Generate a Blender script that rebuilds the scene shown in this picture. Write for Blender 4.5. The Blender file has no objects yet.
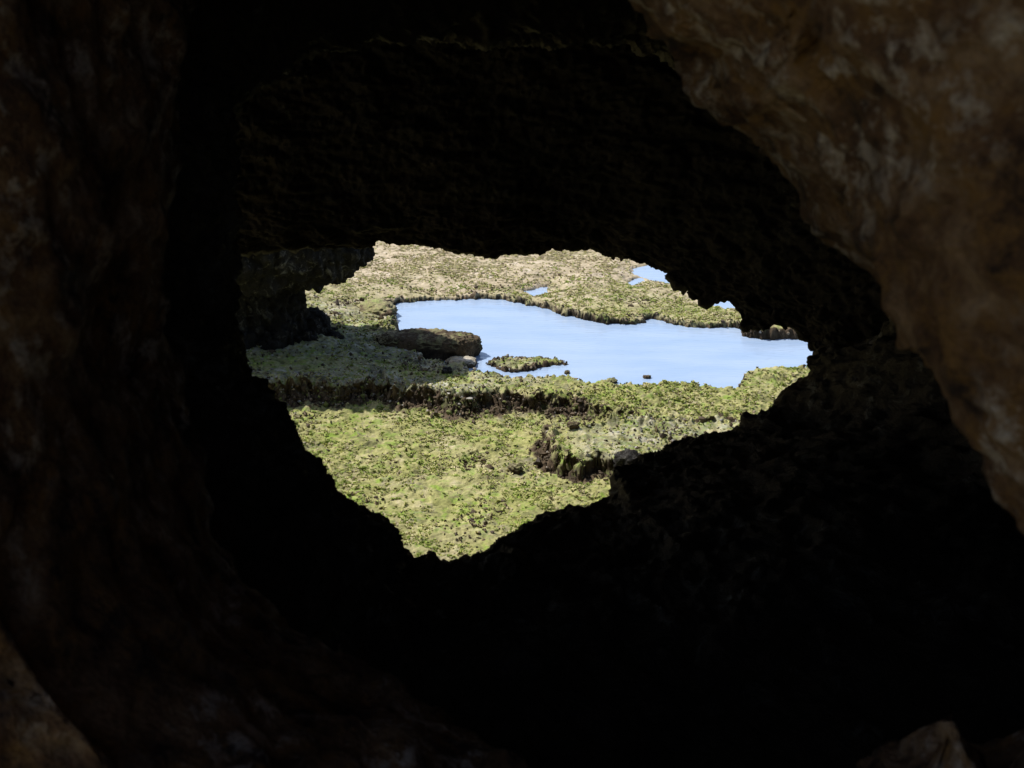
import bpy, math, random
import numpy as np
random.seed(7); rng = np.random.default_rng(7)
R = math.radians
S = bpy.context.scene
COL = S.collection

# ------------------------------------------------------------------ noise
def _hash(ix, iy, iz, seed):
    h = (ix*374761393 + iy*668265263 + iz*2147483647 + seed*974634777) & 0xffffffff
    h = ((h ^ (h >> 13)) * 1274126177) & 0xffffffff
    h = ((h ^ (h >> 16)) * 2246822519) & 0xffffffff
    return h ^ (h >> 15)
def noise3(p, seed=0):
    p = np.asarray(p, dtype=np.float64)
    i = np.floor(p).astype(np.int64); f = p - i
    u = f*f*f*(f*(f*6-15)+10)
    out = 0
    for dx in (0, 1):
        wx = u[:, 0] if dx else 1-u[:, 0]
        for dy in (0, 1):
            wy = u[:, 1] if dy else 1-u[:, 1]
            for dz in (0, 1):
                wz = u[:, 2] if dz else 1-u[:, 2]
                h = _hash(i[:, 0]+dx, i[:, 1]+dy, i[:, 2]+dz, seed)
                gx = ((h & 1023)/511.5-1); gy = (((h >> 10) & 1023)/511.5-1); gz = (((h >> 20) & 1023)/511.5-1)
                out = out + wx*wy*wz*(gx*(f[:, 0]-dx)+gy*(f[:, 1]-dy)+gz*(f[:, 2]-dz))
    return out*1.25
def fbm(p, freq, octv=4, gain=.5, seed=0, mode='n'):
    t = 0; a = 1.0; s = 0
    for k in range(octv):
        n = noise3(p*freq+17.3*k, seed+k)
        if mode == 'b': n = np.abs(n)*2-.35          # billow
        if mode == 'r': n = .45-np.abs(n)*2          # ridged
        t = t+n*a; s += a; a *= gain; freq *= 2.03
    return t
def sstep(a, b, x):
    t = np.clip((x-a)/(b-a), 0, 1); return t*t*(3-2*t)

# ------------------------------------------------------------------ camera maths
CAM = np.array([0., 0., 3.0]); PITCH = R(20); F = 1422.2
cp, sp = math.cos(PITCH), math.sin(PITCH)
def v2w(v):                      # distances right / up / ahead along the line of sight -> world
    v = np.asarray(v, float)
    x, y, d = v[..., 0], v[..., 1], v[..., 2]
    return np.stack([x+CAM[0], d*cp+y*sp+CAM[1], -d*sp+y*cp+CAM[2]], -1)
def ground(px, py, z=0.):        # where the sight line through a photo point meets height z
    a = (px-512)/F; b = (384-py)/F
    dz = -sp+b*cp; dy = cp+b*sp; t = (z-CAM[2])/dz
    return np.array([a*t, dy*t])
def gpoly(pts, z=0.): return np.array([ground(x, y, z) for x, y in pts])

# ------------------------------------------------------------------ mesh / tags
def tag(o, label=None, cat=None, group=None, kind=None):
    if label: o['label'] = label
    if cat: o['category'] = cat
    if group: o['group'] = group
    if kind: o['kind'] = kind
    return o
def mesh_obj(name, verts, faces, mat, smooth=True, attrs=None):
    verts = np.asarray(verts, np.float32); faces = np.asarray(faces, np.int32)
    me = bpy.data.meshes.new(name)
    n = faces.shape[1]
    me.vertices.add(len(verts)); me.vertices.foreach_set('co', verts.ravel())
    me.loops.add(faces.size); me.loops.foreach_set('vertex_index', faces.ravel())
    me.polygons.add(len(faces)); me.polygons.foreach_set('loop_start', np.arange(0, faces.size, n, dtype=np.int32))
    me.update(calc_edges=True)
    me.polygons.foreach_set('use_smooth', np.full(len(faces), smooth))
    for k, (typ, data) in (attrs or {}).items():
        at = me.attributes.new(k, typ, 'POINT')
        at.data.foreach_set('color' if typ == 'FLOAT_COLOR' else 'value', np.asarray(data, np.float32).ravel())
    me.materials.append(mat)
    o = bpy.data.objects.new(name, me); COL.objects.link(o)
    return o
def set_origin(o, p):
    p = np.asarray(p, np.float32); me = o.data
    co = np.empty(len(me.vertices)*3, np.float32); me.vertices.foreach_get('co', co)
    co = (co.reshape(-1, 3)-p).ravel(); me.vertices.foreach_set('co', co); me.update(); o.location = p.tolist()
def grid_faces(nu, nv, wrap_u=False, wrap_v=False):
    U = nu if wrap_u else nu-1; V = nv if wrap_v else nv-1
    i, j = np.meshgrid(np.arange(U), np.arange(V), indexing='ij')
    i2 = (i+1) % nu; j2 = (j+1) % nv
    return np.stack([i*nv+j, i2*nv+j, i2*nv+j2, i*nv+j2], -1).reshape(-1, 4)
def grid_normals(P, wrap_u, wrap_v):
    du = np.roll(P, -1, 0)-np.roll(P, 1, 0); dv = np.roll(P, -1, 1)-np.roll(P, 1, 1)
    if not wrap_u: du[0] = P[1]-P[0]; du[-1] = P[-1]-P[-2]
    if not wrap_v: dv[:, 0] = P[:, 1]-P[:, 0]; dv[:, -1] = P[:, -1]-P[:, -2]
    n = np.cross(du, dv); return n/(np.linalg.norm(n, axis=-1, keepdims=True)+1e-9)
def resample(pts, n, closed=False):
    pts = np.asarray(pts, float)
    if closed: pts = np.vstack([pts, pts[:1]])
    d = np.concatenate([[0], np.cumsum(np.linalg.norm(np.diff(pts[:, :2], axis=0), axis=1))])
    t = np.linspace(0, d[-1], n, endpoint=not closed)
    return np.stack([np.interp(t, d, pts[:, k]) for k in range(pts.shape[1])], -1)

# ------------------------------------------------------------------ materials
def nt(name):
    m = bpy.data.materials.new(name); m.use_nodes = True
    t = m.node_tree; t.nodes.clear()
    return m, t
class N:
    def __init__(s, t): s.t = t
    def __call__(s, typ, **kw):
        n = s.t.nodes.new(typ)
        for k, v in kw.items():
            if k in n.inputs.keys() if isinstance(k, str) else False: pass
            setattr(n, k, v)
        return n
    def link(s, a, b): s.t.links.new(a, b)
def ramp(t, fac, stops, interp='LINEAR'):
    r = t.nodes.new('ShaderNodeValToRGB'); r.color_ramp.interpolation = interp
    e = r.color_ramp.elements
    while len(e) < len(stops): e.new(.5)
    for k, (p, c) in enumerate(stops):
        e[k].position = p; e[k].color = (*c, 1) if len(c) == 3 else c
    t.links.new(fac, r.inputs[0]); return r.outputs[0]
def noise_n(t, vec, scale, detail=4, rough=.6, dist=0.):
    n = t.nodes.new('ShaderNodeTexNoise'); n.inputs['Scale'].default_value = scale
    n.inputs['Detail'].default_value = detail; n.inputs['Roughness'].default_value = rough
    n.inputs['Distortion'].default_value = dist
    t.links.new(vec, n.inputs['Vector']); return n.outputs['Fac']
def mixc(t, f, a, b, blend='MIX'):
    m = t.nodes.new('ShaderNodeMix'); m.data_type = 'RGBA'; m.blend_type = blend
    for sock, v in ((m.inputs[0], f), (m.inputs[6], a), (m.inputs[7], b)):
        if isinstance(v, (int, float)): sock.default_value = v
        elif isinstance(v, tuple): sock.default_value = (*v, 1)
        else: t.links.new(v, sock)
    return m.outputs[2]
def math_n(t, op, a, b=0., clamp=False):
    m = t.nodes.new('ShaderNodeMath'); m.operation = op; m.use_clamp = clamp
    for k, v in ((0, a), (1, b)):
        if isinstance(v, (int, float)): m.inputs[k].default_value = v
        else: t.links.new(v, m.inputs[k])
    return m.outputs[0]
def finish(t, color, rough, height=None, bump=.02, spec=.3):
    b = t.nodes.new('ShaderNodeBsdfPrincipled'); o = t.nodes.new('ShaderNodeOutputMaterial')
    if isinstance(color, tuple): b.inputs['Base Color'].default_value = (*color, 1)
    else: t.links.new(color, b.inputs['Base Color'])
    if isinstance(rough, (int, float)): b.inputs['Roughness'].default_value = rough
    else: t.links.new(rough, b.inputs['Roughness'])
    b.inputs['Specular IOR Level'].default_value = spec
    if height is not None:
        bp = t.nodes.new('ShaderNodeBump'); bp.inputs['Distance'].default_value = bump
        bp.inputs['Strength'].default_value = 1
        t.links.new(height, bp.inputs['Height']); t.links.new(bp.outputs[0], b.inputs['Normal'])
    t.links.new(b.outputs[0], o.inputs[0]); return b

def mat_rock(name, stops, patch, scale=3., patch_amt=.62, bump=.03, rough=.85, orange=None, warp=1.2):
    m, t = nt(name); g = t.nodes.new('ShaderNodeNewGeometry'); P = g.outputs['Position']
    n1 = noise_n(t, P, scale, 7, .7, .3 if warp else 0.)
    c = ramp(t, n1, stops)
    if orange:
        n4 = noise_n(t, P, scale*1.7, 6, .7, warp*.6)
        c = mixc(t, ramp(t, n4, [(.5, (0, 0, 0)), (.62, (1, 1, 1))]), c, orange)
    n2 = noise_n(t, P, scale*2.6, 6, .7, warp)
    pm = ramp(t, n2, [(patch_amt-.04, (0, 0, 0)), (patch_amt+.08, (1, 1, 1))])
    n5 = noise_n(t, P, scale*.5, 2, .5)
    pm = math_n(t, 'MULTIPLY', pm, ramp(t, n5, [(.42, (0, 0, 0)), (.58, (1, 1, 1))]))
    c = mixc(t, pm, c, patch)
    n3 = noise_n(t, P, scale*12, 6, .7)
    c = mixc(t, .55, c, ramp(t, n3, [(.3, (.35, .35, .35)), (.7, (1.25, 1.25, 1.25))]), 'MULTIPLY')
    h = math_n(t, 'ADD', math_n(t, 'MULTIPLY', n2, .8), math_n(t, 'MULTIPLY', n3, .35))
    finish(t, c, rough, h, bump); return m

M_near = mat_rock('brown_limestone', [(.38, (.035, .015, .008)), (.5, (.18, .085, .036)), (.62, (.38, .22, .115))],
                  (.62, .48, .38), 15, .55, .035, .85, (.28, .135, .04), 0.)
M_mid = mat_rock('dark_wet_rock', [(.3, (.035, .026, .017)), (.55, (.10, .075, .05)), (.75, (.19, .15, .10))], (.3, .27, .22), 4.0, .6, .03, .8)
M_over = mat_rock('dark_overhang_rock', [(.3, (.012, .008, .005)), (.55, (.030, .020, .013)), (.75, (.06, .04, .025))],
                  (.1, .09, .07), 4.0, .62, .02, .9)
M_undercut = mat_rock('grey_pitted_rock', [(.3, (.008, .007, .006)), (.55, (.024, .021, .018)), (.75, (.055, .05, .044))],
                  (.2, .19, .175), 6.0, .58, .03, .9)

# reef flat: algae turf, tan turf, pale crust and bare brown rock, by attribute and slope
def mat_reef(name, dark=1.):
    m, t = nt(name); g = t.nodes.new('ShaderNodeNewGeometry'); P = g.outputs['Position']
    a = t.nodes.new('ShaderNodeAttribute'); a.attribute_name = 'cover'
    sepc = t.nodes.new('ShaderNodeSeparateColor'); t.links.new(a.outputs['Color'], sepc.inputs[0])
    tan, pale, bare = sepc.outputs
    big = noise_n(t, P, 2.2, 4, .6, .4); mid = noise_n(t, P, 9, 5, .65, .6); fine = noise_n(t, P, 55, 4, .7)
    green = ramp(t, mid, [(.27, (.07, .07, .03)), (.38, (.20, .205, .07)), (.52, (.37, .365, .125)), (.7, (.48, .43, .22))])
    green = mixc(t, ramp(t, noise_n(t, P, 16, 3, .6, .5), [(.52, (0, 0, 0)), (.64, (1, 1, 1))]), green, (.24, .34, .05))
    tanc = ramp(t, mid, [(.28, (.13, .10, .06)), (.42, (.42, .35, .22)), (.58, (.58, .48, .34)), (.72, (.66, .58, .47))])
    palec = ramp(t, mid, [(.35, (.10, .095, .07)), (.5, (.30, .29, .23)), (.62, (.55, .53, .47))])
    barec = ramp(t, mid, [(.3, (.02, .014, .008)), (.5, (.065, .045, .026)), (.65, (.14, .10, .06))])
    ft = math_n(t, 'ADD', tan, math_n(t, 'MULTIPLY', math_n(t, 'SUBTRACT', big, .5), 1.6), True)
    c = mixc(t, ft, green, tanc)
    worn = ramp(t, noise_n(t, P, 5.5, 5, .7, .8), [(.56, (0, 0, 0)), (.66, (1, 1, 1))])
    c = mixc(t, math_n(t, 'MULTIPLY', worn, .6), c, ramp(t, noise_n(t, P, 30, 3, .6), [(.35, (.10, .085, .06)), (.6, (.36, .31, .24))]))
    fp = math_n(t, 'MULTIPLY', pale, ramp(t, noise_n(t, P, 22, 4, .7, 1.), [(.4, (0, 0, 0)), (.56, (1, 1, 1))]))
    c = mixc(t, fp, c, palec)
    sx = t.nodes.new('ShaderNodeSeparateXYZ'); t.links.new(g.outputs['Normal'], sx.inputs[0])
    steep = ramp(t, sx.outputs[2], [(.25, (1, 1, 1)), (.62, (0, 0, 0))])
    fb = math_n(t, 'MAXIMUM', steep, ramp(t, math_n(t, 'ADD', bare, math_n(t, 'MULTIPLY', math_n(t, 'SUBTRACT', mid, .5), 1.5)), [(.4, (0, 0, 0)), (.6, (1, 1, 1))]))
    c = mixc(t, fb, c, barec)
    c = mixc(t, .6, c, ramp(t, fine, [(.3, (.55, .55, .55)), (.68, (1.3, 1.3, 1.3))]), 'MULTIPLY')
    h = math_n(t, 'ADD', fine, math_n(t, 'MULTIPLY', mid, .8))
    finish(t, c, .85, h, .007, .25); return m
M_reef = mat_reef('reef_turf')

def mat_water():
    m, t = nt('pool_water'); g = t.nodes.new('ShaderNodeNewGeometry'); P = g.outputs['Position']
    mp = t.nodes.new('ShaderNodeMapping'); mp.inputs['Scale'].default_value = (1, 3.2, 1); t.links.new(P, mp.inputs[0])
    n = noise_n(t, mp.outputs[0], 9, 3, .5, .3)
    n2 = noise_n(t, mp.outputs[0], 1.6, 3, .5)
    c = ramp(t, n2, [(.35, (.37, .50, .71)), (.65, (.43, .55, .74))])  # bright sky reflection painted into the base colour as pale blue
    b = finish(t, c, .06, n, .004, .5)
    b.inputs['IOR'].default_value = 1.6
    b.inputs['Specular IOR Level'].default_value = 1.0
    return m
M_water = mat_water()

# ------------------------------------------------------------------ reef flat
POOL = [(384,307),(400,304),(440,302),(480,299),(500,300),(512,304),(545,309),(562,316),(585,319),(606,326),(640,325),(650,320),(663,324),(690,328),(720,329),
        (760,329),(820,334),(900,336),(960,350),(930,372),(860,378),(812,372),(790,373),(752,374),(742,381),(735,386),(700,382),(640,384),(600,381),(575,376),(540,379),(505,377),
        (482,375),(470,374),(450,372),(425,366),(405,350),(396,335),(400,322),(392,316)]
POOL = [(a, b+5.5 if b > 367 and 480 < a < 740 else b) for a, b in POOL]
pool = gpoly(POOL)
def sdf(poly, x, y):             # >0 inside
    d = np.full(x.shape, 1e9); ins = np.zeros(x.shape, bool)
    n = len(poly)
    for k in range(n):
        ax, ay = poly[k]; bx, by = poly[(k+1) % n]
        ex, ey = bx-ax, by-ay; wx, wy = x-ax, y-ay
        tt = np.clip((wx*ex+wy*ey)/(ex*ex+ey*ey), 0, 1)
        d = np.minimum(d, np.hypot(wx-ex*tt, wy-ey*tt))
        c = ((ay > y) != (by > y)) & (x < (bx-ax)*(y-ay)/((by-ay) if by != ay else 1e-9)+ax)
        ins ^= c
    return np.where(ins, d, -d)
PUDDLES = [gpoly(p) for p in ([(636,270),(655,263),(676,266),(696,277),(676,285),(646,281)], [(626,283),(640,279),(645,284),(634,287)],
           [(526,292),(545,288),(548,293),(534,296)], [(700,303),(742,300),(760,306),(722,309)])]
ISLET = gpoly([(484,363),(500,357),(530,359),(560,360),(574,364),(552,367),(532,373),(512,374),(494,370)])
BAR = gpoly([(740,331),(765,327),(800,329),(850,333),(850,342),(800,340),(765,340),(742,337)])
LEDGE = gpoly([(-600,420),(180,400),(255,386),(300,384),(345,384),(372,378),(395,386),(430,390),(470,394),(510,388),(545,391),(580,393),(610,400),(640,404),(690,408),(760,410),(1500,400)], .08)
OUT = gpoly([(546,424),(552,419),(575,420),(610,414),(650,412),(720,410),(900,420),(900,470),(720,452),(668,446),(640,452),(622,456),(600,452),(578,455),(560,449),(550,442),(545,433)], .08)

def height(x, y):
    P = np.stack([x, y, np.zeros_like(x)], -1)
    wx = fbm(P, 4.5, 4, .55, 3)*.06; wy = fbm(P, 4.5, 4, .55, 9)*.08
    xw, yw = x+wx, y+wy
    dp = sdf(pool, xw, yw)
    di = sdf(ISLET, x+wx*.45, y+wy*.45); db = sdf(BAR, x+wx*.4, y+wy*.4)
    dp = np.minimum(dp, -np.maximum(di, db))
    base = .035 + .035*fbm(P, .9, 3, .5, 21)
    far = sstep(9.6, 11.5, y)
    # near side platform between ledge and pool
    ly = np.interp(xw, LEDGE[:, 0], LEDGE[:, 1])
    dl = yw-ly                                          # >0 behind the ledge's lip
    rs = sstep(.35, .9, x)
    lh = np.interp(x, [-2.5, -1.6, -.8, -.1, .35, .75, 1.3], [.22, .16, .12, .115, .085, .03, .01])
    plat = sstep(-.06, .025, dl+.02*noise3(P*13, 35))
    z = base.copy()
    near_flat = -.045 + .02*fbm(P, 1.2, 3, .5, 31) + .075*rs*sstep(7.2, 8.1, y)
    back = near_flat + lh + .02*fbm(P, 3, 3, .5, 33)
    z_near = near_flat*(1-plat)+back*plat
    # rubble slope under the ledge
    z_near += (1-plat)*.035*np.exp(-np.clip(-dl, 0, None)/.12)*(lh/.1)
    blend = sstep(8.6, 9.4, y)
    z = z_near*(1-blend)+base*blend
    # left platform rising toward the undercut rock
    z += .12*sstep(-.7, -1.8, x)*sstep(8.25, 8.9, yw)*(1-sstep(9.9, 10.8, y))
    m1 = ground(396, 338); z += .085*np.exp(-((x-m1[0])/.20)**2-((y-m1[1])/.17)**2)
    m0 = ground(778, 384); z += .05*np.exp(-((x-m0[0])/.22)**2-((y-m0[1])/.12)**2)
    # outcrop slab in front right
    do = sdf(OUT, x+wx*.7, y+wy*.7)
    om = sstep(-.018, .025, do)
    z = z + om*(np.interp(x, [.1, .5, .9], [.105, .09, .05]) + .012*fbm(P, 6, 3, .5, 41))
    # shore: keep the land above the water, then step down into the pool
    sh = sstep(-.10, 0., dp)
    land = np.maximum(z, .012+.03*far)
    edge = sstep(-.035, .02, dp)
    z = np.where((y > 8.1) | (dl > .03), land, z)
    z = np.where(db > -.06, z+.03, np.where(di > -.06, .02, z))
    z = z*(1-edge)+(-.09)*edge
    for q in PUDDLES:
        d = sdf(q, x+wx*1.1, y+wy*1.1)
        f_ = .8*sstep(-.2, -.02, d); z = z*(1-f_)+(.008+.25*np.maximum(z-.03, 0))*f_
        z = z*(1-sstep(-.04, .02, d)) - .02*sstep(-.04, .02, d)
    # lumps, clumps and pits
    amp = 1-edge*.8
    lump = fbm(P*np.array([.75, 1, 1]), 6, 4, .55, 51, 'b')*.016 + fbm(P, 26, 3, .6, 61)*.008
    clump = np.maximum(fbm(P, 3.1, 2, .5, 71), 0)*fbm(P, 17, 3, .6, 77, 'r')*.025
    steep_amp = np.exp(-(dl/.12)**2)*sstep(.9, .4, x) + np.exp(-(do/.08)**2) + np.exp(-(dp/.06)**2)*.7
    rough = fbm(P, 15, 4, .6, 81, 'b')*.035*np.clip(steep_amp, 0, 1)
    fade = 1-.72*sstep(8.9, 10.2, y)
    z = z + (lump*fade+clump*fade)*amp + rough*amp*(1-.75*(db > -.06))
    bare = np.clip(np.exp(-((dl+.06)/.10)**2)*.68*sstep(.8, .4, x) + np.exp(-((do+.03)/.05)**2)*.8 + np.exp(-((dp+.01)/.035)**2)*.5, 0, 1)
    tan = .12+.95*sstep(8.9, 10.8, y)+.15*sstep(6.2, 5.6, y)
    pale = np.exp(-((dl-.10)/.13)**2)*sstep(.1, -.35, x)*1.0 + .55*om*sstep(.2, .5, x) + .7*sstep(-.3, -.8, x)*sstep(8.3, 8.5, y)*sstep(10, 9.5, y)\
        + .6*np.exp(-((dp+.09)/.06)**2)*(y < 8.8)*sstep(.3, .1, x)
    bare = np.clip(bare+.3*(di > -.05)+.3*(db > -.05), 0, 1)
    return z, np.stack([tan, np.clip(pale, 0, 1), bare, np.ones_like(x)], -1), dl, dp, do, di, db

def axis(lo, hi, step, lo2, hi2, n):
    c = np.arange(lo, hi+step/2, step)
    g = (np.linspace(0, 1, n+1)[1:])**3
    return np.concatenate([(lo-(lo-lo2)*g)[::-1], c, hi+(hi2-hi)*g])
XS = axis(-2.3, 1.9, .0058, -400, 400, 60)
YS = axis(5.2, 12.3, .0105, -60, 700, 60)
gx, gy = np.meshgrid(XS, YS, indexing='ij')
X = gx.ravel(); Y = gy.ravel()
Z, cover, dl, dp, do, di, db = height(X, Y)
Pz = np.stack([X, Y, Z*1.0], -1)
cen = (X > -2.3) & (X < 1.9) & (Y > 5.2) & (Y < 12.3)
stp = np.clip(np.exp(-((dl+.02)/.09)**2)*(X < .9)+np.exp(-(do/.05)**2)+np.exp(-(dp/.04)**2), 0, 1)
hx = np.where(cen, noise3(Pz*24+5, 91)*(.012+.014*stp)+noise3(Pz*55+9, 94)*.008*stp, 0)
hy = np.where(cen, noise3(Pz*24+55, 92)*(.014+.02*stp)+noise3(Pz*np.array([30, 30, 70])+19, 95)*.024*stp, 0)
# lips of the steps lean out a little over their feet
lean = np.where(cen, -.03*sstep(-.02, .03, dl)*np.exp(-np.clip(dl, 0, None)/.04)*(X < .6), 0)
V = np.stack([X+hx, Y+hy+lean, Z], -1)
nu, nv = len(XS), len(YS)
Fq = grid_faces(nu, nv)
# the ledge is cut out of the sheet as its own object
fi = Fq[:, 0]
led = (np.abs(X[fi]) < 9) & (X[fi] < .78) & (X[fi] > -1.75) & (dl[fi] > -.10) & (dl[fi] < .16+.04*np.sin(X[fi]*9)) & (dp[fi] < -.02) & (Y[fi] < 8.75)
def sub(name, mask):
    fs = Fq[mask]; used, inv = np.unique(fs, return_inverse=True)
    return mesh_obj(name, V[used], inv.reshape(-1, 4), M_reef, True, {'cover': ('FLOAT_COLOR', cover[used])})
isl = (di[fi] > -.05) & (np.abs(X[fi]) < 3) & (Y[fi] < 10); bar = (db[fi] > -.05) & (X[fi] > 1) & (X[fi] < 4) & (Y[fi] < 11)
led &= ~isl & ~bar
o = sub('rock_islet', isl); tag(o, 'flat green weedy islet in the pool near its front shore', 'islet'); set_origin(o, [.08, 8.7, 0])
o = sub('low_rock', bar); tag(o, 'low weedy rock bar at the right end of the pool, by the cave edge', 'rock'); set_origin(o, [1.8, 9.3, 0])
g0 = sub('ground', ~(led | isl | bar)); tag(g0, kind='structure')
lo = sub('rock_ledge', led)
tag(lo, 'long low rock ledge with dark crumbly front between the green flat and the pool', 'rock ledge')
set_origin(lo, [-.4, 8.2, 0])

Zg = Z.reshape(nu, nv)
def zat(x, y):
    i = np.clip(np.searchsorted(XS, x), 1, nu-1); j = np.clip(np.searchsorted(YS, y), 1, nv-1)
    return Zg[i, j]

# water: the pool and the puddles lie in hollows of the reef
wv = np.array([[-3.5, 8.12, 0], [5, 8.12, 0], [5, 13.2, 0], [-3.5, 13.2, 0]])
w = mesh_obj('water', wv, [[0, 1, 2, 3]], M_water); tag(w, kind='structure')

# ------------------------------------------------------------------ algae tufts (nobody could count them)
def tuft_material():
    m, t = nt('seaweed_tuft'); a = t.nodes.new('ShaderNodeAttribute'); a.attribute_name = 'tint'
    b = finish(t, a.outputs['Color'], .7, None); return m
def tufts(n):
    x = rng.uniform(-2.0, 1.95, n); y = rng.uniform(5.4, 12.0, n)
    z, cov, tdl, tdp, tdo, tdi, tdb = height(x, y)
    P = np.stack([x, y, np.zeros(n)], -1)
    dens = .42+.9*fbm(P, 1.7, 2, .6, 105)+.8*fbm(P, 6, 3, .6, 101)
    keep = (rng.random(n) < np.clip(dens, .08, 1)) & (tdp < -.03) & (z > .0-.2) & (rng.random(n) > cov[:, 2]*1.7) & (rng.random(n) > .6*cov[:, 1])
    keep &= ~((y > 8.2) & (z < .012))
    x, y, cov = x[keep], y[keep], cov[keep]; z = zat(x, y); n = len(x)
    pal = np.array([(.27, .34, .06), (.42, .43, .12), (.50, .46, .20), (.27, .29, .08), (.40, .34, .20), (.58, .50, .31)])
    far = sstep(9.4, 11.4, y)
    w = np.array([.26, .28, .16, .10, .12, .08]); wf = np.array([.02, .10, .28, .04, .24, .32])
    cw = np.cumsum(w[None]*(1-far[:, None])+wf[None]*far[:, None], 1)
    k = (rng.random(n)[:, None] > cw).sum(1).clip(0, 5)
    patch = noise3(np.stack([x, y, 0*x], -1)*6, 111)
    k = np.where((patch > .22) & (far < .5), 0, k)
    col = pal[k]*rng.uniform(.75, 1.2, (n, 1))
    nb = 5; vs = []; cs = []
    for b in range(nb):
        ang = rng.uniform(0, 2*np.pi, n); L = rng.uniform(.0045, .011, n)*(1-.3*far); lean_ = rng.uniform(.75, 1.5, n)
        dx = np.cos(ang)*np.sin(lean_)*L; dy = np.sin(ang)*np.sin(lean_)*L; dz = np.cos(lean_)*L*.9+.002
        px, py = -np.sin(ang), np.cos(ang); wd = rng.uniform(.002, .005, n)
        ox = rng.normal(0, .006, n); oy = rng.normal(0, .006, n)
        b0 = np.stack([x+ox-px*wd, y+oy-py*wd, z-.002], -1); b1 = np.stack([x+ox+px*wd, y+oy+py*wd, z-.002], -1)
        tp = np.stack([x+ox+dx, y+oy+dy, z+dz], -1)
        mL = (b0+tp)/2+np.stack([-px*wd*.9, -py*wd*.9, .002+0*x], -1); mR = (b1+tp)/2+np.stack([px*wd*.9, py*wd*.9, .002+0*x], -1)
        vs.append(np.stack([b0, b1, mR, mL, tp], 1)); cs.append(np.repeat(np.c_[col*rng.uniform(.85, 1.1, (n, 1)), np.ones(n)][:, None], 5, 1))
    Vt = np.concatenate(vs).reshape(-1, 3); Ct = np.concatenate(cs).reshape(-1, 4)
    i = np.arange(len(Vt)//5)*5
    tri = np.concatenate([np.stack([i, i+1, i+2], -1), np.stack([i, i+2, i+3], -1), np.stack([i+3, i+2, i+4], -1)])
    o = mesh_obj('seaweed_turf', Vt, tri, tuft_material(), False, {'tint': ('FLOAT_COLOR', Ct)})
    tag(o, 'short yellow green seaweed turf covering the rock flat', 'seaweed', kind='stuff')
tufts(105000)
def crumbs():
    '''loose brown crumbs of rock and dead weed along the broken edges'''
    n = 110000
    x = rng.uniform(-1.9, 1.95, n); y = rng.uniform(5.6, 11.5, n)
    z, cov, a, b, c, d1, d2 = height(x, y)
    w = np.exp(-((a+.05)/.06)**2)*sstep(.85, .5, x)*1.2 + np.exp(-((c+.02)/.04)**2)*.8 + np.exp(-((b+.02)/.022)**2)*.5
    pt = noise3(np.stack([x, y, 0*x], -1)*2.8, 131)
    w += .03*(pt > .12)+.25*(pt > .33)
    w += .14*cov[:, 1]
    w *= 1-.6*sstep(9.3, 10.5, y)
    k = rng.random(n) < w
    k &= ~((z < 0) & (y > 8.15))
    x, y, pl = x[k], y[k], cov[k, 1]; z = zat(x, y); n = len(x)
    import bmesh
    bm = bmesh.new(); bmesh.ops.create_icosphere(bm, subdivisions=1, radius=1)
    v0 = np.array([v.co[:] for v in bm.verts]); f0 = np.array([[v.index for v in f.verts] for f in bm.faces]); bm.free()
    s = rng.uniform(.003, .009, n)*(1+.9*(rng.random(n) > .94))
    Vc = v0[None]*(s[:, None, None]*rng.uniform(.5, 1.6, (n, 1, 3)))*rng.uniform(.5, 1.5, (n, len(v0), 1))
    Vc = Vc+np.stack([x, y, z+s*.2], -1)[:, None]
    fc = (f0[None]+np.arange(n)[:, None, None]*len(v0)).reshape(-1, 3)
    pal = np.array([(.06, .042, .025), (.12, .085, .05), (.22, .17, .11), (.34, .30, .25), (.16, .18, .05)])
    cc = pal[rng.choice(5, n, p=[.42, .32, .12, .02, .12])]*rng.uniform(.7, 1.3, (n, 1))
    cc = np.where((rng.random(n) < pl*.4)[:, None], np.array([(.36, .34, .30)])*rng.uniform(.4, 1.3, (n, 1)), cc)
    C = np.repeat(np.c_[cc, np.ones(n)][:, None], len(v0), 1).reshape(-1, 4)
    o = mesh_obj('rubble', Vc.reshape(-1, 3), fc, tuft_material(), False, {'tint': ('FLOAT_COLOR', C)})
    tag(o, 'brown crumbs of rock and dead weed along the broken edges', 'rubble', kind='stuff')
crumbs()

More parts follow.
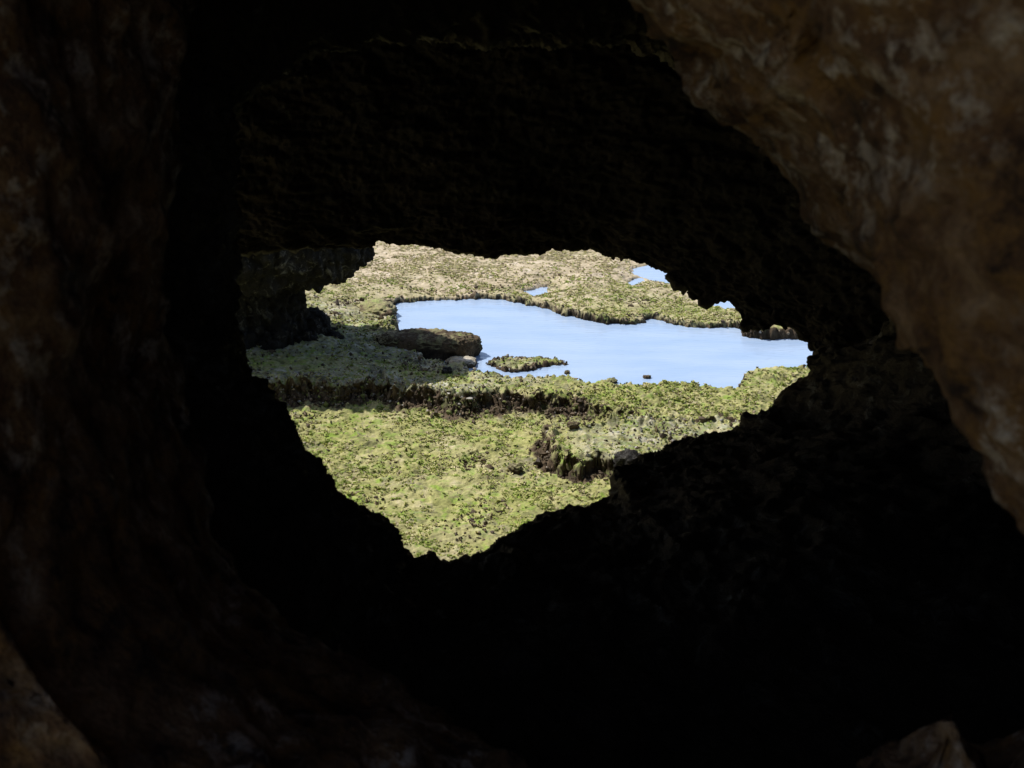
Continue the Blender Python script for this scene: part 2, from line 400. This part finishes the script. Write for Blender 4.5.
# ------------------------------------------------------------------ separate rocks on the reef
def blob(name, c, size, label, cat, mat=M_reef, cov=(.2, .1, 0), seed=0, n=90, flat=.5, rot=0., amp=.12, power=3.2, group=None, taper=0.):
    """a squarish weathered rock: superellipsoid with lumps, its foot sunk in the reef"""
    u = np.linspace(0, 2*np.pi, n, endpoint=False); v = np.linspace(-np.pi/2+.02, np.pi/2-.02, n//2)
    U, W = np.meshgrid(u, v, indexing='ij')
    f = lambda t, e: np.sign(t)*np.abs(t)**e
    e = 2/power
    p = np.stack([f(np.cos(W), e)*f(np.cos(U), .8), f(np.cos(W), e)*f(np.sin(U), .8), f(np.sin(W), e)], -1)
    p[:, 0] = p[:, 0].mean(0); p[:, -1] = p[:, -1].mean(0)
    q = p.reshape(-1, 3)
    qs = q*np.asarray(size)/max(size)
    d = fbm(qs+seed*7.7, 1.8, 4, .55, seed)*amp*2 + fbm(qs+seed, 7, 4, .62, seed+9, 'b')*amp*.9
    q = q*(1+d[:, None])
    q[:, :2] *= (1-taper*sstep(.5, -.9, q[:, 2]))[:, None]
    q = q*np.asarray(size)/2
    cr, sr = math.cos(rot), math.sin(rot)
    q = np.stack([q[:, 0]*cr-q[:, 1]*sr, q[:, 0]*sr+q[:, 1]*cr, q[:, 2]], -1)
    fs = grid_faces(n, n//2, True, False)
    nq = len(q)
    q = np.vstack([q, q.reshape(n, -1, 3)[:, 0].mean(0), q.reshape(n, -1, 3)[:, -1].mean(0)])
    C = np.tile(np.array([*cov, 1.]), (len(q), 1))
    o = mesh_obj(name, q, fs, mat, True, {'cover': ('FLOAT_COLOR', C)})
    o.location = c; tag(o, label, cat, group); return o
def put(px, py, z): x, y = ground(px, py, z); return x, y

x, y = put(428, 361, 0)
blob('rock_block', (x, y+.15, .0), (.68, .28, .29), 'dark square-ended rock block jutting from the left bank into the pool', 'rock', cov=(.55, .1, .56), seed=3, n=240, rot=-.12, amp=.05, power=4.5, taper=.1)
x, y = put(461, 365, 0)
blob('flat_rock', (x, y, .01), (.20, .16, .07), 'small grey flat rock at the waterline under the dark rock block', 'rock', cov=(.9, .6, .1), seed=5, n=80, rot=.1, amp=.08)
x, y = put(377, 313, .03)
blob('rounded_rock', (x, y, .03), (.26, .30, .13), 'small rounded brown rock at the left tip of the pool', 'rock', cov=(.3, .1, .45), seed=8, n=70)
for k, (px, py, s, lb) in enumerate([(647, 375, .036, 'tiny dark stone alone in the pool, near the middle of its front shore'),
        (567, 370, .032, 'tiny stone just off the right tip of the green islet'),
        (516, 461, .055, 'small dark pointed stone lying on the open green flat'),
        (553, 427, .10, 'round brown stone perched on the left tip of the right-hand outcrop'),
        (612, 379, .05, 'small mossy stone on the pool front shore'),
        (573, 434, .05, 'small grey stone at the foot of the right-hand outcrop'),
        (447, 379, .06, 'pale grey stone on the bank below the flat rock'),
        (630, 463, .13, 'pale whitish stone at the edge of the cave floor')]):
    x, y = put(px, py, .02); z = max(zat(x, y), -.001 if y > 8.2 else -.03)
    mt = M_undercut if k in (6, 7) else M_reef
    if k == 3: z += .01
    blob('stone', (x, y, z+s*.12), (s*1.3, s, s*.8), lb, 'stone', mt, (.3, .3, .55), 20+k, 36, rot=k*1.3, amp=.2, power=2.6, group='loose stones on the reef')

# undercut rock: narrow foot, wide overhanging head, left behind the cave mouth
def undercut():
    n, mv = 420, 240
    prof = np.array([(1.2,-.25),(1.05,.02),(.96,.10),(.86,.17),(.81,.25),(.78,.34),(.76,.385),(.84,.40),(1.0,.40),(1.14,.43),(1.19,.46),(1.25,.53),(1.28,.62),(1.28,.9),(1.2,1.3),(.8,1.45),(.02,1.5)])
    pr = resample(prof, mv)
    u = np.linspace(0, 2*np.pi, n, endpoint=False)
    P = np.stack([np.cos(u)[:, None]*pr[None, :, 0], np.sin(u)[:, None]*pr[None, :, 0]*.45, np.repeat(pr[None, :, 1], n, 0)], -1)
    Nn = grid_normals(P, True, False); q = P.reshape(-1, 3); nn = Nn.reshape(-1, 3)
    s = np.array([1, 1, .6])
    d = fbm(q, 2.1, 4, .5, 201)*.06 + fbm(q*s, 8, 5, .6, 211, 'b')*.05-.02
    q = q+nn*d[:, None]*(-1 if (nn*q).sum(1).mean() < 0 else 1)
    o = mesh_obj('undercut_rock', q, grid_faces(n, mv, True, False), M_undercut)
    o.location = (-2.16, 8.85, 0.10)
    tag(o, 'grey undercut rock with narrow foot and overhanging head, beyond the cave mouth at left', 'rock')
undercut()

# ------------------------------------------------------------------ cave rocks
def lift(px, py, d): return np.stack([(px-512)/F*d, (384-py)/F*d, d], -1)
def rock_ring(name, rim, n, profile, ctr, mat, disp, seed, nv, tight=False):
    """closed body of rock round an opening. rim rows: photo x, y, distance; profile rows:
    (kind, a, b): 'k' = rim grown by factor a about the centre at distance+b, 'w' = circle of radius a metres at distance b"""
    rm = resample(rim, n, True)
    rings = []
    for kind, a, b, *off in profile:
        base = lift(rm[:, 0], rm[:, 1], rm[:, 2])
        dirs = np.stack([rm[:, 0]-ctr[0], -(rm[:, 1]-ctr[1])], -1); dirs = dirs/np.linalg.norm(dirs, axis=1, keepdims=True)
        # the left and lower sides of the near rock run back steeply, the upper right side flares open
        fw = sstep(-.15, .6, dirs[:, 0]*.85+dirs[:, 1]*.5) if tight and b < 0.2 and (kind == 'w' or b < .05) else np.ones(n)
        if kind == 'k':
            if a > 1.1:
                hw = n//28; kk = np.hanning(2*hw+3)[1:-1]; kk /= kk.sum()
                base = np.stack([np.convolve(np.concatenate([base[-hw:, c], base[:, c], base[:hw, c]]), kk, 'valid') for c in range(3)], -1)
            r = base.copy(); c = np.array([(ctr[0]-512)/F, (384-ctr[1])/F])
            cc = c[None]*rm[:, 2:3]
            r[:, :2] = cc+(base[:, :2]-cc)*(1+(a-1)*(.2+.8*fw))[:, None]; r[:, 2] = base[:, 2]+b
        else:
            r = np.concatenate([dirs*(np.where(a < 1.9, .42+(a-1)*.5, a)*(1-fw)+a*fw)[:, None], (b*fw+(.85-(a-1)*.1)*(1-fw))[:, None] if tight else np.full((n, 1), b)], 1); r[:, 0] += off[0] if off else 0; r[:, 1] += off[1] if len(off) > 1 else 0; r[:, 2] -= dirs[:, 0]*(off[2] if len(off) > 2 else 0)
        rings.append(r)
    rings = np.stack(rings, 1)                       # n x K x 3
    K = rings.shape[1]
    closed = np.concatenate([rings, rings[:, :1]], 1)
    seg = np.linalg.norm(np.diff(closed, axis=1), axis=2).mean(0)
    # more samples near the rim (profile entry with factor 1)
    t0 = np.concatenate([[0], np.cumsum(np.sqrt(seg))]); t = np.linspace(0, t0[-1], nv, endpoint=False)
    idx = np.clip(np.searchsorted(t0, t, side='right')-1, 0, K-1); fr = ((t-t0[idx])/(t0[idx+1]-t0[idx]))[None, :, None]
    P = closed[:, idx]*(1-fr)+closed[:, idx+1]*fr
    for _ in range(2): P = P*.5+(np.roll(P, 1, 1)+np.roll(P, -1, 1))*.25
    P = v2w(P); Nn = grid_normals(P, True, True)
    q = P.reshape(-1, 3); nn = Nn.reshape(-1, 3)
    q = q+nn*disp(q)[:, None]
    return mesh_obj(name, q, grid_faces(n, nv, True, True), mat)

# nearest rock: the frame the photograph is taken through
RIM_A = [(640, -70, 0.86), (655, 0, 0.86), (672, 28, 0.86), (690, 60, 0.86), (708, 92, 0.86), (740, 126, 0.86), (780, 148, 0.86), (815, 195, 0.86), (850, 235, 0.82), (882, 285, 0.82), (905, 330, 0.82), (905, 352, 0.82), (925, 375, 0.82), (950, 405, 0.82), (975, 450, 0.82), (990, 500, 0.82), (1003, 535, 0.82), (1024, 575, 0.82), (1042, 630, 0.82), (1030, 690, 0.9), (960, 705, 1.0), (900, 690, 1.0), (850, 715, 1.0), (800, 765, 1.15), (740, 850, 1.15), (640, 880, 1.15), (560, 800, 1.15), (500, 720, 1.3), (410, 650, 1.3), (310, 600, 1.3), (268, 560, 1.3), (233, 510, 1.3), (220, 430, 1.3), (214, 330, 1.3), (211, 220, 1.3), (218, 110, 1.3), (233, 0, 1.3), (253, -90, 1.2), (400, -170, 1.0), (560, -140, 1.0)]
def dispA(q): return fbm(q, 2.6, 4, .5, 301)*.055 + fbm(q, 10, 5, .6, 311)*.018 - .030 + fbm(q, 31, 3, .6, 341)*.006 - np.maximum(noise3(q*19, 331)-.38, 0)*.09
A = rock_ring('foreground_rock', RIM_A, 520,
    [('k',1.0,0), ('k',1.04,-.04), ('k',1.18,-.12), ('k',1.45,-.25), ('k',1.9,-.42), ('w',1.0,.1), ('w',1.3,-.35), ('w',1.4,-.85,-.3), ('w',1.35,-1.25,-.65), ('w',1.9,-1.55,-.75), ('w',3.9,-1.4),  # 'w' rings around the camera: unseen shell, shaped to light the right side more
     ('w',4.2,0), ('w',4.2,1.8), ('k',3.0,.65), ('k',1.7,.45), ('k',1.25,.25), ('k',1.06,.1)], (560, 330), M_near, dispA, 1, 420, True)
tag(A, 'blurred brown limestone in the near foreground, framing the view on the left, right and bottom', 'rock')
set_origin(A, [0, .5, 0])

# darker rock behind it, with the ragged opening
RIM_B = [(232,130,2.3),(231,200,2.2),(232,262,2.2),(235,306,2.2),(240,341,2.2),(249,359,2.2),(252,376,2.2),(264,384,2.2),(275,393,2.2),(288,408,2.2),(291,426,2.2),(295,433,2.2),(292,442,2.2),
         (304,455,2.2),(313,464,2.2),(342,490,2.2),(360,509,2.25),(386,521,2.3),(396,529,2.35),(406,546,2.4),(416,558,2.5),(422,558,2.6),(430,554,2.7),(447,558,2.8),(477,550,2.8),(494,538,2.85),(518,529,2.9),(535,526,3.0),
         (556,513,3.1),(580,510,3.2),(606,497,3.3),(610,484,3.35),(612,467,3.4),(624,464,3.5),(645,455,3.6),(660,446,3.7),(668,441,3.7),(706,439,3.8),(729,436,3.9),(741,429,3.9),(745,419,3.9),(775,411,4.0),(780,399,4.0),
         (788,389,4.0),(797,382,4.0),(807,373,4.0),(804,366,4.0),(807,357,4.0),(816,350,4.0),(850,346,4.0),(885,320,3.9),(900,270,3.7),(860,180,3.4),(760,90,3.1),(620,48,2.9),(450,40,2.7),(300,60,2.5),(245,90,2.4)]
def dispB(q): return fbm(q, 3.4, 3, .5, 401)*.03 + fbm(q, 11, 4, .62, 411, 'b')*.022+.005
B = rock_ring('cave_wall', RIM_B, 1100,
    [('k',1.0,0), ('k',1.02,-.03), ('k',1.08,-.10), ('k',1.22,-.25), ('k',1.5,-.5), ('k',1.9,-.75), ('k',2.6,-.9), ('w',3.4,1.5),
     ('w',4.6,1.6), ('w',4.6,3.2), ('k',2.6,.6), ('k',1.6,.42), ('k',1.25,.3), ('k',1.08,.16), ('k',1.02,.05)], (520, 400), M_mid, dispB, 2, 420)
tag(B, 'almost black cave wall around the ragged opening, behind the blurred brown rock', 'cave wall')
set_origin(B, [0, 3, 0])

# overhang whose jagged lower edge is the top of the opening
SIL = [(-400,300,5.6),(60,262,5.6),(230,252,5.6),(300,246,5.6),(364,250,5.6),(372,249,5.6),(377,244,5.6),(396,245,5.6),(419,247,5.6),(445,246,5.6),(447,253,5.6),(460,252,5.6),(475,250,5.6),(484,255,5.6),(495,259,5.6),(519,256,5.6),(546,255,5.6),
       (551,249,5.6),(573,249,5.6),(596,251,5.6),(611,258,5.6),(626,260,5.5),(643,265,5.5),(666,271,5.5),(674,281,5.4),(691,285,5.4),(689,296,5.4),(699,298,5.4),(700,303,5.4),(729,303,5.3),(735,308,5.3),(742,318,5.2),(741,330,5.2),(762,330,5.1),
       (786,327,5.1),(799,333,5.0),(809,343,5.0),(816,352,4.9),(840,380,4.9),(900,430,4.8),(1000,520,4.8),(1100,700,4.8)]
def overhang():
    n, nvv = 1200, 420
    rm = resample(SIL, n); base = lift(rm[:, 0], rm[:, 1], rm[:, 2])
    d = np.gradient(base[:, :2], axis=0)
    k = np.hanning(203)[1:-1]; k /= k.sum(); dpad = np.pad(d, ((100, 100), (0, 0)), 'edge')
    d = np.stack([np.convolve(dpad[:, c], k, 'valid') for c in (0, 1)], -1)
    up = np.stack([-d[:, 1], d[:, 0]], -1); up /= np.linalg.norm(up, axis=1, keepdims=True)
    kk = np.hanning(181); kk /= kk.sum()
    bs = np.stack([np.convolve(np.pad(base[:, c], 90, 'edge'), kk, 'valid') for c in range(3)], -1)
    prof = np.array([(0,0),(.015,-.012),(.05,-.04),(.15,-.1),(.4,-.22),(.9,-.35),(1.15,-.9),(1.35,-1.7),(1.6,-2.7),(2.3,-2.7),(2.4,-.6),(2.1,.3),(1.2,.55),(.5,.45),(.2,.25),(.08,.12),(.02,.03),(0,0)])  # rows reaching toward the camera: unseen roof added to shut out sky light
    seg = np.linalg.norm(np.diff(prof, axis=0), axis=1); seg[6:-4] *= .06; seg[:3] *= 2; t0 = np.concatenate([[0], np.cumsum(seg)])
    t = np.linspace(0, t0[-1], nvv, endpoint=False)
    a = np.interp(t, t0, prof[:, 0]); b = np.interp(t, t0, prof[:, 1])
    wgt = np.exp(-(a+np.abs(b))/.1)[None, :, None]
    bb = base[:, None]*wgt+bs[:, None]*(1-wgt)
    P = np.stack([bb[..., 0]+up[:, None, 0]*a, bb[..., 1]+up[:, None, 1]*a, bb[..., 2]+b[None]], -1)
    P = v2w(P); Nn = grid_normals(P, False, True); q = P.reshape(-1, 3); nn = Nn.reshape(-1, 3)
    q = q+nn*(fbm(q, 2.2, 3, .5, 501)*.03 + fbm(q*np.array([.55, 1, 1.5]), 9, 5, .58, 511, 'b')*.03+fbm(q, 34, 3, .6, 521)*.010)[:, None]
    fs = grid_faces(n, nvv, False, True)
    # end caps
    i = len(q); q = np.vstack([q, q[:nvv].mean(0), q[(n-1)*nvv:].mean(0)])
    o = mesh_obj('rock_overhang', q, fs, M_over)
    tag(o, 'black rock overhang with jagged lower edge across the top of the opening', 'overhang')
    set_origin(o, [0, 5.3, 0])
overhang()

# ------------------------------------------------------------------ light and sky
W = bpy.data.worlds.new('World'); S.world = W; W.use_nodes = True
t = W.node_tree; t.nodes.clear()
sky = t.nodes.new('ShaderNodeTexSky'); sky.sky_type = 'NISHITA'; sky.sun_disc = False
EL, AZ = R(56), R(-60)           # azimuth measured from straight ahead, negative = left
sky.sun_elevation = EL; sky.sun_rotation = AZ; sky.air_density = 1.0; sky.dust_density = 1.5
bg = t.nodes.new('ShaderNodeBackground'); bg.inputs[1].default_value = .12
wo = t.nodes.new('ShaderNodeOutputWorld'); t.links.new(sky.outputs[0], bg.inputs[0]); t.links.new(bg.outputs[0], wo.inputs[0])
L = bpy.data.lights.new('sun', 'SUN'); L.energy = 4.8; L.angle = R(.5); L.color = (1, .96, .9)
lo_ = bpy.data.objects.new('sun', L); COL.objects.link(lo_)
from mathutils import Vector
sd = Vector((math.sin(AZ)*math.cos(EL), math.cos(AZ)*math.cos(EL), math.sin(EL)))
lo_.rotation_euler = sd.to_track_quat('Z', 'Y').to_euler()

cd = bpy.data.cameras.new('camera'); cam = bpy.data.objects.new('camera', cd); COL.objects.link(cam)
cd.lens = 50; cd.sensor_width = 36; cd.clip_end = 2000; cd.clip_start = .02
cam.location = CAM.tolist(); cam.rotation_euler = (R(90)-PITCH, 0, 0)
cd.dof.use_dof = True; cd.dof.focus_distance = 8.6; cd.dof.aperture_fstop = 17.0
S.camera = cam
S.render.engine = 'CYCLES'
S.view_settings.view_transform = 'Standard'; S.view_settings.look = 'None'; S.view_settings.exposure = 0
